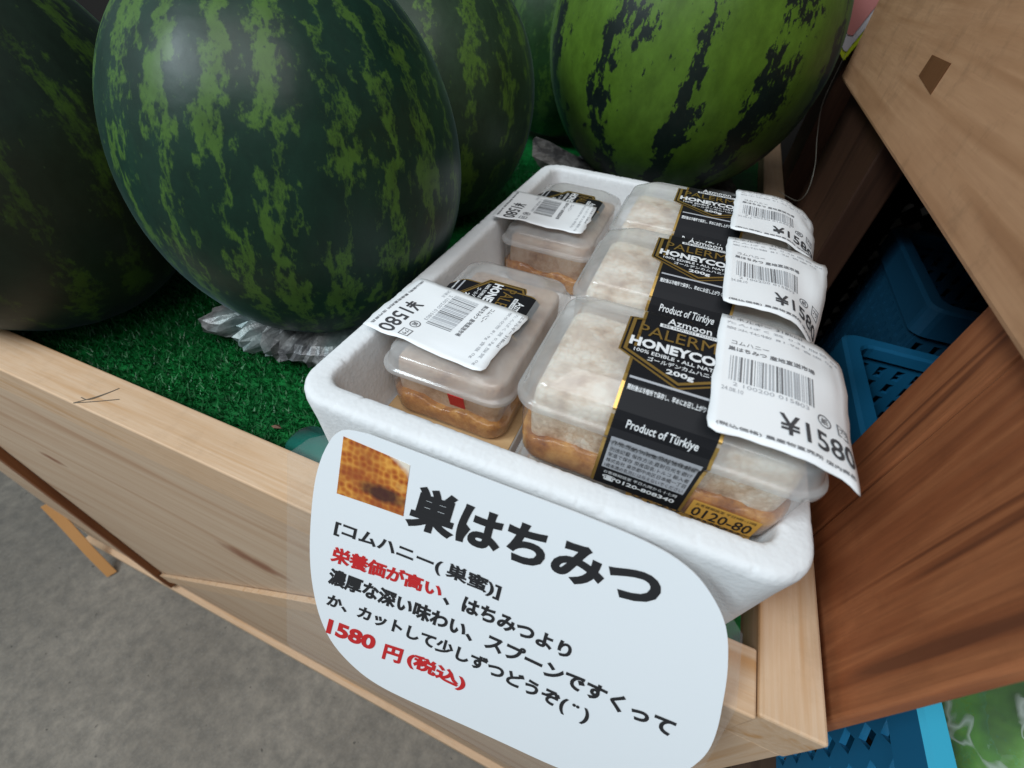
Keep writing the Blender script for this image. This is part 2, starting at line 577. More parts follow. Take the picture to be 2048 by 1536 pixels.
M['comb_dark'] = comb_mat('amber_honeycomb_wax', (0.62, 0.50, 0.43))
M['comb'], M['honey'], M['picture'] = comb_mat(), honey_mat(), picture_mat()
M['news'], M['turf'], M['concrete'] = newspaper_mat(), turf_mat(), concrete_mat()
M['kraft'] = wood('kraft_board', 0, (0.62, 0.42, 0.22), (0.56, 0.36, 0.18), (0.46, 0.27, 0.12), seed=1, cross=40)
M['blue'] = plain('blue_crate_plastic', (0.014, 0.155, 0.31), 0.4)
M['blue_dim'] = plain('dimmed_blue_crate_plastic', (0.007, 0.065, 0.13), 0.5)  # blue crate plastic darkened to carry the dimness inside the shelf
M['blue_light'] = plain('light_blue_crate_plastic', (0.045, 0.40, 0.58), 0.4)
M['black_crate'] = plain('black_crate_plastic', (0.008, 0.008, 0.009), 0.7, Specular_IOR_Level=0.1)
M['string'] = plain('nylon', (0.20, 0.18, 0.15), 0.35)
M['wall'] = plain('dark_boarding', (0.012, 0.009, 0.007), 0.9)

# ------------------------------------------------------------------ the setting
ZT = -0.085        # top of the turf mat's backing
fl = link_mesh('floor', [(-14, -12, -3.62), (12, -12, -3.62), (12, 12, -3.62), (-14, 12, -3.62)], [(0, 1, 2, 3)], M['concrete'])
tag(fl, kind='structure')
wl = add_box('back_wall', (-14, 6, 5.0, 5.3, -3.62, 8.0), M['wall'], bev=0)
tag(wl, kind='structure')

# ------------------------------------------------------------------ display stand
YF, YB = 0.320, 0.447
stand = thing('display_stand', (-1.7, YF, -3.62), 'pale pine display stand with green turf top holding the watermelons and foam box', 'display stand')
O = (-1.7, YF, -3.62)


def sbox(name, dims, mat, bev=0.004):
    return add_box(name, dims, mat, stand, O, bev)


def sbox2(name, dims, mat, bev=0.004, org=None):
    """Child whose own origin is at `org` so that its grain and knots sit where they should."""
    org = org or ((dims[0] + dims[1]) / 2, dims[2], dims[5])
    V, F = box_geo(*dims, bev=bev)
    v = np.array(V) - np.array(org)
    o = link_mesh(name, v, F, mat, stand)
    o.location = (Vector(org) - Vector(O)) * S
    return o


sbox2('front_rail', (-4.60, 0.418, YF, YB, -0.17, 0.0), M['pine_x'], 0.005)
sbox2('side_rail', (0.421, 0.543, YF + 0.008, 4.6, -0.17, 0.002), M['pine_y'], 0.006)
sbox2('side_rail', (-4.60, -4.48, YB + 0.003, 4.6, -0.17, -0.001), M['pine_y'], 0.006)
sbox2('front_panel', (-4.60, 0.415, YF + 0.016, YF + 0.055, -3.50, -0.172), M['panel'], 0.002, org=(0.0, YF + 0.016, 0.0))
sbox2('bottom_rail', (-4.60, 0.53, YF - 0.030, YF + 0.12, -3.61, -3.502), M['pine_x'], 0.004)
sbox2('corner_post', (0.419, 0.541, YF + 0.011, YF + 0.15, -3.61, -0.174), M['pine_z'], 0.004)
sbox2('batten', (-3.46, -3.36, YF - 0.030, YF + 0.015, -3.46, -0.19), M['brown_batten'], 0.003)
# diagonal brace across the panel, from the foot of the batten up to the right
bv, bf = box_geo(0, 4.25, YF - 0.012, YF + 0.013, -0.055, 0.055, 0.003)
ca, sa = math.cos(math.radians(42.5)), math.sin(math.radians(42.5))
bv = [(-3.30 + x * ca - z * sa, y, -3.22 + x * sa + z * ca) for x, y, z in bv]
link_mesh('diagonal_brace', bv, bf, M['pine_x'], stand, False, O)
sbox2('top_board', (-4.475, 0.418, YB + 0.004, 4.6, -0.20, ZT - 0.012), M['deck'], 0)
sbox2('leg', (-4.47, -4.35, 4.45, 4.59, -3.61, -0.21), M['pine_z'], 0.004)
sbox2('leg', (0.30, 0.41, 4.45, 4.59, -3.61, -0.21), M['pine_z'], 0.004)

def stroke(pts, w_):
    q = smooth_path([(x, y, 0.0012) for x, y in pts], 6)
    V_, F_ = tube_geo(q, w_, 4)
    return [(x, y, 0.0009 + (z - 0.0012) * 0.2) for x, y, z in V_], F_


V, F = join_geo([stroke([(-1.45, 0.322), (-1.42, 0.36), (-1.40, 0.395), (-1.392, 0.415)], 0.0022), stroke([(-1.45, 0.322), (-1.40, 0.352), (-1.35, 0.385)], 0.002), stroke([(-1.452, 0.345), (-1.42, 0.352), (-1.392, 0.412)], 0.0018)])
link_mesh('pencil_mark', V, F, plain('pencil_grey', (0.13, 0.10, 0.07), 0.7), stand, False, O)

# splintered offcut that hangs out at the foot of the stand
sp = [(-4.62, 0.335, -2.90), (-4.48, 0.29, -3.10), (-4.28, 0.22, -3.36), (-4.10, 0.165, -3.60)]
V, F = [], []
for i, (x, y, z) in enumerate(smooth_path(sp, 5)):
    for dx, dy in ((-0.016, -0.036), (0.016, 0.036), (0.012, 0.041), (-0.020, -0.031)):
        V.append((x + dx, y + dy, z))
n = len(V) // 4
for i in range(n - 1):
    for k in range(4):
        F.append((i * 4 + k, i * 4 + (k + 1) % 4, (i + 1) * 4 + (k + 1) % 4, (i + 1) * 4 + k))
F += [(3, 2, 1, 0), tuple((n - 1) * 4 + k for k in range(4))]
o = link_mesh('wood_strip', V, F, plain('raw_orange_wood', (0.50, 0.24, 0.075), 0.6), None, False, (-4.1, 0.2, -3.6))
tag(o, 'thin bent orange wood strip leaning at the foot of the display stand', 'wood strip')

# ------------------------------------------------------------------ turf mat with its pile
NB = 70000
xs = rng.uniform(-2.9, -0.35, NB)
ys = rng.uniform(YB + 0.006, 1.7, NB)
more = 9000
xs = np.concatenate([xs, rng.uniform(-1.3, 0.4, more)])
ys = np.concatenate([ys, rng.uniform(1.9, 3.2, more)])
nb = len(xs)
h = rng.uniform(0.011, 0.025, nb)
an = rng.uniform(0, 2 * np.pi, nb)
ln = rng.uniform(0.0, 0.024, nb)
la = rng.uniform(0, 2 * np.pi, nb)
w = rng.uniform(0.0022, 0.0045, nb)
P = np.zeros((nb, 3, 3))
P[:, 0] = np.stack([xs - w * np.cos(an), ys - w * np.sin(an), np.full(nb, ZT)], 1)
P[:, 1] = np.stack([xs + w * np.cos(an), ys + w * np.sin(an), np.full(nb, ZT)], 1)
P[:, 2] = np.stack([xs + ln * np.cos(la), ys + ln * np.sin(la), ZT + h], 1)
bx, bfc = box_geo(-4.47, 0.416, YB + 0.005, 4.55, ZT - 0.011, ZT, 0)
PV = np.concatenate([np.array(bx), P.reshape(-1, 3)])
PF = [tuple(f) for f in bfc] + [(8 + 3 * i, 9 + 3 * i, 10 + 3 * i) for i in range(nb)]
turf = link_mesh('artificial_turf', PV, PF, M['turf'])
tag(turf, 'dark green artificial turf mat covering the top of the pine stand', 'turf mat')


# ------------------------------------------------------------------ watermelons
def melon(C, a, b, axis, mat, label, seed, spin=0.0, flat=0.0):
    V, F = [], []
    nu, nv = 96, 64
    for j in range(nv + 1):
        th = math.pi * j / nv
        for i in range(nu):
            ph = 2 * math.pi * i / nu
            k = 1.0 + 0.010 * noise.noise(Vector((math.cos(ph) * math.sin(th) * 1.3 + seed, math.sin(ph) * math.sin(th) * 1.3, math.cos(th) * 1.3)))
            k += 0.004 * math.cos(ph * 11 + seed) * math.sin(th)
            V.append((a * k * math.sin(th) * math.cos(ph), a * k * math.sin(th) * math.sin(ph), b * k * math.cos(th)))
    for j in range(nv):
        for i in range(nu):
            F.append((j * nu + i, (j + 1) * nu + i, (j + 1) * nu + (i + 1) % nu, j * nu + (i + 1) % nu))
    o = link_mesh('watermelon', V, F, mat, None, True)
    o.location = Vector(C) * S
    q = Vector(axis).to_track_quat('Z', 'Y')
    o.rotation_mode = 'QUATERNION'
    o.rotation_quaternion = q @ Matrix.Rotation(spin, 3, 'Z').to_quaternion()
    tag(o, label, 'watermelon', 'watermelons on the display stand')
    return o


DK = (0.0042, 0.0195, 0.0110)
melon((-1.135, 1.114, 0.47), 0.483, 0.54, (0.08, 0.10, 1), melon_mat('dark_striped_rind', DK, (0.062, 0.138, 0.022), 22, 0.36, 4.0, 0.19, 2.4, 0.4, 0.30, ragged=1.35),
      'big dark watermelon with thin broken light stripes, on newspaper left of the foam box', 1.0, 0.2)
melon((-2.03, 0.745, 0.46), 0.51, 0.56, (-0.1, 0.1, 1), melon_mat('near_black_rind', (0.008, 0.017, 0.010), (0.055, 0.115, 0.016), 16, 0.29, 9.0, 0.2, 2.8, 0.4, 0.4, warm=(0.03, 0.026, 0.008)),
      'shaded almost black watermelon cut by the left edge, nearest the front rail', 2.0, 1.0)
melon((-1.27, 2.10, 0.46), 0.50, 0.55, (0.05, 0.1, 1), melon_mat('dull_striped_rind', (0.012, 0.026, 0.012), (0.070, 0.140, 0.020), 18, 0.31, 6.0, 0.17, 2.6, 0.4, 0.34),
      'dark striped watermelon half hidden behind the big front one', 3.0, 0.5)
melon((-0.25, 2.985, 0.663), 0.70, 0.71, (0.10, 0.0, 1), melon_mat('bright_rind_dark_bands', (0.052, 0.105, 0.010), (0.007, 0.015, 0.012), 12, 0.40, 2.0, 0.04, 2.6, 0.6, 0.36, jag=1.0, ragged=0.6),
      'round bright green watermelon with bold dark jagged bands, behind the foam box', 4.0, 0.35)
melon((-1.15, 3.75, 0.60), 0.62, 0.66, (0.1, 0.1, 1), melon_mat('mottled_green_rind', (0.010, 0.032, 0.009), (0.045, 0.11, 0.018), 13, 0.34, 3.0, 0.2, 1.2, 0.6, 0.34),
      'mottled green watermelon at the back, showing between two others', 5.0, 0.9)


# ------------------------------------------------------------------ newspaper rings
def news_ring(C, r0, r1, spikes, label, seed):
    """Twisted ring of newsprint the melon sits in: a crumpled torus with loose flared ends."""
    V, F = [], []
    nu, nv = 150, 16
    for i in range(nu):
        a = 2 * math.pi * i / nu
        rr = r1
        ext = 0.0
        up = 0.0
        for (sa_, sw, sl, sh) in spikes:
            d = (a - sa_ + math.pi) % (2 * math.pi) - math.pi
            g = math.exp(-(d / sw) ** 2)
            ext += sl * g
            up += sh * g
        for j in range(nv):
            b = 2 * math.pi * j / nv
            p = Vector((math.cos(a) * 5, math.sin(a) * 5, 0))
            fold = (0.5 - 2.2 * abs(noise.noise(Vector((a * 9 + seed + b * 0.7, b * 0.35, 0))))) * 0.34 + abs(noise.noise(Vector((a * 9 + b * 1.6, seed, b * 1.2)))) * -0.28 + 0.02 + random.uniform(-0.10, 0.10)
            fold *= 0.42 + 0.75 * max(math.exp(-(((a - sp0 + math.pi) % (2 * math.pi) - math.pi) / 0.55) ** 2) for (sp0, _a, _b, _c) in spikes[:2])
            t = rr * (1 + fold)
            out = max(0.0, math.cos(b))
            x = r0 + t * math.cos(b) * 1.35 + ext * out ** 0.7
            z = max(rr * 0.72 + t * math.sin(b) * 0.72, 0.003) + up * out * (0.6 + 0.5 * noise.noise(Vector((a * 12, seed, 3))))
            V.append((x * math.cos(a), x * math.sin(a), z))
    for i in range(nu):
        for j in range(nv):
            F.append((i * nv + j, ((i + 1) % nu) * nv + j, ((i + 1) % nu) * nv + (j + 1) % nv, i * nv + (j + 1) % nv))
    o = link_mesh('newspaper_ring', V, F, M['news'], None, False)
    o.location = Vector(C) * S
    tag(o, label, 'newspaper', 'newspaper rings under the watermelons')
    return o


news_ring((-1.10, 1.11, ZT + 0.004), 0.25, 0.085, ((math.radians(228), 0.15, 0.14, 0.045), (math.radians(250), 0.12, 0.05, 0.02), (math.radians(190), 0.2, 0.05, 0.02)),
          'crumpled grey newspaper ring under the big dark watermelon', 1.0)
news_ring((-0.25, 2.97, ZT + 0.004), 0.36, 0.11, ((math.radians(214), 0.10, 0.26, 0.34), (math.radians(-38), 0.18, 0.28, 0.20), (math.radians(232), 0.10, 0.10, 0.08)),
          'crumpled white newspaper ring under the bright green watermelon', 5.0)


# ------------------------------------------------------------------ foam box
def foam_box():
    X0, X1, Y0, Y1 = -0.683, 0.393, 0.437, 2.092
    ZR, ZB, ZI = 0.290, ZT + 0.03, 0.011
    prof = [(0.016, ZB, 0.075), (0.014, ZB + 0.02, 0.08), (0.008, 0.10, 0.085), (0.004, 0.20, 0.088), (0.000, 0.262, 0.09), (0.0008, 0.276, 0.09),
            (0.004, 0.284, 0.088), (0.010, 0.289, 0.083), (0.018, 0.2905, 0.078), (0.030, 0.291, 0.066), (0.046, 0.2908, 0.056), (0.055, 0.289, 0.048), (0.060, 0.284, 0.045), (0.062, 0.276, 0.043), (0.0635, 0.262, 0.042),
            (0.070, 0.20, 0.042), (0.080, 0.13, 0.040), (0.096, 0.019, 0.036), (0.104, ZI, 0.03)]
    loops = []
    for ins, z, r in prof:
        L = []
        for (x, y) in rr_loop(X0 + ins, X1 - ins, Y0 + ins, Y1 - ins, r, 12, 230):
            tt = (y - Y0) / (Y1 - Y0)
            p = Vector((x * 60, y * 60, z * 60))
            nz = noise.noise(p * 0.05) * 0.0015 + noise.noise(p * 1.7) * 0.0003
            edge = math.exp(-((z - 0.280) / 0.02) ** 2)
            chip = max(0.0, noise.noise(p * 1.15 + Vector((9, 4, 1))) - 0.24) * 0.008 * edge
            s = (1 if ins < 0.04 else -1)
            cx, cy = (X0 + X1) / 2, (Y0 + Y1) / 2
            dx = (x - cx) / ((X1 - X0) / 2)
            dy = (y - cy) / ((Y1 - Y0) / 2)
            k = (nz - chip)
            x2 = x + s * k * dx + 0.030 * tt * (1 if x < cx else 0) * (cx - x) / (cx - X0)
            L.append((x2, y + s * k * dy, z - chip * 0.8 + nz * 0.3))
        loops.append(L)
    V, F = loft(loops, cap0=True, cap1=True)
    o = link_mesh('foam_box', V, F, M['foam'], None, True, (-0.15, 0.45, ZB))
    fix_normals(o)
    tag(o, 'white polystyrene foam box without lid, set behind the front rail and holding the honeycomb tubs', 'foam box')


foam_box()
o = add_box('foam_pad', (-0.588, -0.222, 0.548, 1.96, 0.0115, 0.079), M['foam'], None, (-0.4, 1.2, 0.027), 0.006)
tag(o, 'white foam pad on the left half of the foam box floor, lifting the sideways tubs', 'foam pad')
o = add_box('cardboard_pad', (-0.585, -0.225, 0.552, 1.10, 0.0795, 0.0845), M['kraft'], None, (-0.4, 0.53, 0.1), 0.002)
tag(o, 'tan cardboard pad on the foam box floor under the front left honeycomb tub', 'cardboard')

# teal plastic tray corner sticking out between foam box and rail
lp = rr_loop(-0.86, -0.60, 0.455, 0.575, 0.05, 8, 2)
loops = [[(x + (0.01 if k else 0) * (1 if x < -0.7 else -1), y, z) for x, y in lp] for k, z in ((0, ZT + 0.02), (0, ZT + 0.024), (0, ZT + 0.026))]
o = link_mesh('plastic_sheet', *loft(loops, True, True), M['teal'], None, True, (-0.73, 0.5, ZT + 0.02))
tag(o, 'translucent teal plastic sheet peeping out beside the front left corner of the foam box', 'plastic sheet')

# ------------------------------------------------------------------ lettering
_tcache = {}


def text_geo(body, bold=0.0, res=3):
    """Verts scaled to the text's own 0..1 box, faces; z kept as a thin 0..1 relief."""
    key = (body, bold, res)
    if key in _tcache: return _tcache[key]
    cu = bpy.data.curves.new('t', 'FONT')
    cu.body = body
    cu.resolution_u = res
    cu.bevel_depth = bold
    cu.bevel_resolution = 1
    o = bpy.data.objects.new('t', cu)
    COL.objects.link(o)
    bpy.context.view_layer.update()
    me = bpy.data.meshes.new_from_object(o.evaluated_get(bpy.context.evaluated_depsgraph_get()))
    v = np.array([tuple(p.co) for p in me.vertices])
    f = [tuple(p.vertices) for p in me.polygons]
    bpy.data.objects.remove(o)
    bpy.data.curves.remove(cu)
    bpy.data.meshes.remove(me)
    lo, hi = v.min(0), v.max(0)
    sp_ = np.where(hi - lo < 1e-6, 1, hi - lo)
    v = (v - lo) / sp_
    asp = (hi[0] - lo[0]) / max(hi[1] - lo[1], 1e-6)
    _tcache[key] = (v, f, asp)
    return _tcache[key]


class Printed:
    """Collects flat marks (text, bars, boxes) as one mesh with several inks, laid on a surface by fn(a, b, lift)."""
    def __init__(self, fn):
        self.fn, self.V, self.F, self.K, self.mats = fn, [], [], [], []

    def ink(self, mat):
        if mat not in self.mats: self.mats.append(mat)
        return self.mats.index(mat)

    def text(self, body, a0, a1, b0, b1, mat, lift=0.002, bold=0.0, res=2, relief=0.0004, quad=None, fit=False):
        v, f, asp = text_geo(body, bold, res)
        n0 = len(self.V)
        for x, y, z in v:
            if quad:
                (lx, ly), (rx, ry), (tx, ty), (ux, uy) = quad      # bottom-left, bottom-right, top-left, top-right
                a = (lx * (1 - x) + rx * x) * (1 - y) + (tx * (1 - x) + ux * x) * y
                b = (ly * (1 - x) + ry * x) * (1 - y) + (ty * (1 - x) + uy * x) * y
            else:
                a, b = a0 + (a1 - a0) * x, b0 + (b1 - b0) * y
            self.V.append(self.fn(a, b, lift + relief * z))
        self.F += [tuple(i + n0 for i in q) for q in f]
        self.K += [self.ink(mat)] * len(f)

    def poly(self, pts, mat, lift=0.002):
        n0 = len(self.V)
        self.V += [self.fn(a, b, lift) for a, b in pts]
        self.F.append(tuple(range(n0, n0 + len(pts))))
        self.K.append(self.ink(mat))

    def rect(self, a0, a1, b0, b1, mat, lift=0.002, n=1, m_=1):
        for i in range(n):
            for j in range(m_):
                x0, x1 = a0 + (a1 - a0) * i / n, a0 + (a1 - a0) * (i + 1) / n
                y0, y1 = b0 + (b1 - b0) * j / m_, b0 + (b1 - b0) * (j + 1) / m_
                self.poly([(x0, y0), (x1, y0), (x1, y1), (x0, y1)], mat, lift)

    def ring(self, outer, inner, mat, lift):
        n0, k = len(self.V), len(outer)
        self.V += [self.fn(a, b, lift) for a, b in outer] + [self.fn(a, b, lift) for a, b in inner]
        for i in range(k):
            self.F.append((n0 + i, n0 + (i + 1) % k, n0 + k + (i + 1) % k, n0 + k + i))
            self.K.append(self.ink(mat))

    def build(self, name, parent):
        return link_mesh(name, self.V, self.F, self.mats, parent, False, fmat=self.K)


# ------------------------------------------------------------------ the sign
SD = Vector((0, 0.118, 0.28)).normalized()
SN = Vector((0, -SD.z, SD.y))
SO = Vector((0, 0.309, 0.0))


def on_sign(a, b, lift=0.0):
    bow = 0.010 * ((a + 0.11) / 0.47) ** 2 + 0.004 * math.sin(5 * a + 3 * b)
    p = Vector((a, 0, 0)) + SD * b + SN * (lift + bow + 0.004)
    return (p.x, p.y, p.z)


def sheet_geo(pts, l0, l1, rings=14):
    """Thin sheet with this outline, meshed in rings so that it can follow the card's bow."""
    cx = sum(a for a, b in pts) / len(pts)
    cy = sum(b for a, b in pts) / len(pts)
    L = []
    for lift, order in ((l0, range(1, rings + 1)), (l1, range(rings, 0, -1))):
        for k in order:
            q = k / rings
            L.append([on_sign(cx + (a - cx) * q, cy + (b - cy) * q, lift) for a, b in pts])
    return loft(L, True, True)


sign = thing('price_sign', SO, 'white rounded laminated sign about comb honey with a honeycomb picture, leaning on the foam box', 'sign')
outline = [(-0.45, 0.298), (-0.517, 0.283), (-0.553, 0.225), (-0.575, 0.14), (-0.584, 0.03), (-0.584, -0.095), (-0.572, -0.20), (-0.545, -0.30), (-0.50, -0.375), (-0.43, -0.425), (-0.36, -0.446),
           (-0.27, -0.447), (-0.15, -0.436), (-0.017, -0.419), (0.10, -0.40), (0.18, -0.375), (0.255, -0.325), (0.31, -0.265), (0.345, -0.19), (0.362, -0.11), (0.358, -0.04), (0.341, 0.04), (0.318, 0.125),
           (0.285, 0.205), (0.24, 0.258), (0.19, 0.29), (0.12, 0.305), (0.0, 0.307), (-0.15, 0.302), (-0.32, 0.299)]
ol = [(p.x, p.y) for p in smooth_path([(x, y, 0) for x, y in outline + outline[:1]], 4)][:-1]
ol = ol[::-1]
V, F = sheet_geo(ol, -0.0015, 0.0015)
fix_normals(link_mesh('paper_sheet', V, F, M['sign_paper'], sign))
lam = [(-0.655, 0.17), (-0.655, -0.46), (-0.64, -0.475), (0.02, -0.50), (0.20, -0.44), (0.33, -0.30), (0.374, -0.14), (0.366, 0.04), (0.315, 0.20), (0.21, 0.297), (0.0, 0.311), (-0.48, 0.303), (-0.60, 0.23)]
_d = []
for (a0, b0), (a1, b1) in zip(lam, lam[1:] + lam[:1]):
    _d += [(a0 + (a1 - a0) * k / 6, b0 + (b1 - b0) * k / 6) for k in range(6)]
V, F = sheet_geo(_d, -0.0045, -0.0032)
fix_normals(link_mesh('clear_laminate', V, F, M['laminate'], sign))
pic = [(-0.519, 0.120), (-0.352, 0.131), (-0.351, 0.264), (-0.510, 0.272)]
_d = []
for (a0, b0), (a1, b1) in zip(pic, pic[1:] + pic[:1]):
    _d += [(a0 + (a1 - a0) * k / 6, b0 + (b1 - b0) * k / 6) for k in range(6)]
V, F = sheet_geo(_d, 0.0018, 0.0026, 6)
fix_normals(link_mesh('honeycomb_photo', V, F, M['picture'], sign))
pr = Printed(on_sign)
pr.text('巣はちみつ', 0, 1, 0, 1, M['ink'], 0.0024, 0.044, 4, 0.0006, quad=((-0.349, 0.109), (0.175, 0.166), (-0.333, 0.228), (0.165, 0.268)))
pr.text('[コムハニー( 巣蜜)]', 0, 1, 0, 1, M['ink'], 0.0024, 0.034, 4, 0.0006, quad=((-0.522, -0.002), (-0.107, 0.02), (-0.516, 0.048), (-0.107, 0.069)))
pr.text('栄養価が高い', 0, 1, 0, 1, M['red_ink'], 0.0024, 0.042, 4, 0.0006, quad=((-0.528, -0.087), (-0.235, -0.053), (-0.52, -0.033), (-0.235, -0.008)))
pr.text('、はちみつより', 0, 1, 0, 1, M['ink'], 0.0024, 0.042, 4, 0.0006, quad=((-0.231, -0.063), (0.067, -0.045), (-0.229, -0.011), (0.065, -0.0)))
pr.text('濃厚な深い味わい、スプーンですくって', 0, 1, 0, 1, M['ink'], 0.0024, 0.042, 4, 0.0006, quad=((-0.532, -0.162), (0.296, -0.111), (-0.524, -0.105), (0.293, -0.057)))
pr.text('か、カットして少しずつどうぞ( ¨ )', 0, 1, 0, 1, M['ink'], 0.0024, 0.040, 4, 0.0006, quad=((-0.533, -0.245), (0.147, -0.207), (-0.525, -0.192), (0.145, -0.145)))
pr.text('1580', 0, 1, 0, 1, M['red_ink'], 0.0024, 0.045, 4, 0.0006, quad=((-0.528, -0.339), (-0.386, -0.325), (-0.52, -0.281), (-0.38, -0.271)))
pr.text('円', 0, 1, 0, 1, M['red_ink'], 0.0024, 0.045, 4, 0.0006, quad=((-0.361, -0.338), (-0.309, -0.328), (-0.356, -0.279), (-0.304, -0.269)))
pr.text('(税込)', 0, 1, 0, 1, M['red_ink'], 0.0024, 0.045, 4, 0.0006, quad=((-0.293, -0.324), (-0.135, -0.316), (-0.291, -0.263), (-0.131, -0.256)))
pr.build('lettering', sign)

# ------------------------------------------------------------------ honeycomb tubs
ZK = 1.2
TL, TD, TH = 0.545, 0.355, 0.190 * ZK
LIDP = [(0.000, 0.104), (0.000, 0.114), (0.002, 0.117), (0.007, 0.119), (0.009, 0.122), (0.010, 0.125), (0.0155, 0.147), (0.0163, 0.150), (0.0185, 0.155), (0.023, 0.159), (0.026, 0.161), (0.060, 0.1832), (0.064, 0.1856), (0.070, 0.1882), (0.077, 0.1896), (0.083, 0.190), (0.095, 0.1901), (0.12, 0.1902)]
BODP = [(0.003, 0.112), (0.004, 0.106), (0.009, 0.100), (0.012, 0.055), (0.016, 0.012), (0.021, 0.003), (0.034, 0.0)]


def zmap(z):          # the flange sits at two thirds of the height
    z = z * 0.128 / 0.104 if z <= 0.104 else 0.128 + (z - 0.104) * 0.062 / 0.086
    return z * ZK


LIDP = [(i, zmap(z)) for i, z in LIDP]
BODP = [(i, zmap(z)) for i, z in BODP]


def tub_loops(prof, n=8, m_=8):
    return [[(x, y, z) for x, y in rr_loop(i, TL - i, i, TD - i, 0.056 - 0.2 * i, n, m_)] for i, z in prof]


# outline of the front, from the flat top over the edge and down to the foot, for the wrapped label
_front = [(0.080, 0.190), (0.069, 0.1885), (0.062, 0.185), (0.023, 0.1595), (0.0175, 0.153), (0.009, 0.124), (-0.001, 0.116), (-0.001, 0.104), (0.008, 0.098), (0.0115, 0.055), (0.0155, 0.012)]
_front = [(y, zmap(z)) for y, z in _front]
_fl = [0.0]
for a, b in zip(_front[:-1], _front[1:]):
    _fl.append(_fl[-1] + math.hypot(b[0] - a[0], b[1] - a[1]))


def on_tub(a, q, lift=0.0):
    """a = along the tub, q = distance: negative lies on the lid behind the front edge, positive runs down the front."""
    if q <= 0:
        y = 0.080 - q
        if y > TD - 0.08:
            e = y - (TD - 0.08)
            return (a, TD - 0.08 + e * 0.86, TH - e * 0.55 * min(1, e / 0.03) + lift)
        return (a, y, TH + lift)
    k = 0
    while k < len(_fl) - 2 and q > _fl[k + 1]: k += 1
    t = (q - _fl[k]) / (_fl[k + 1] - _fl[k])
    y = _front[k][0] + (_front[k + 1][0] - _front[k][0]) * t
    z = _front[k][1] + (_front[k + 1][1] - _front[k][1]) * t
    d = Vector((_front[k + 1][0] - _front[k][0], _front[k + 1][1] - _front[k][1]))
    nrm = Vector((d.y, -d.x)).normalized()
    return (a, y + nrm.x * lift, z + nrm.y * lift)


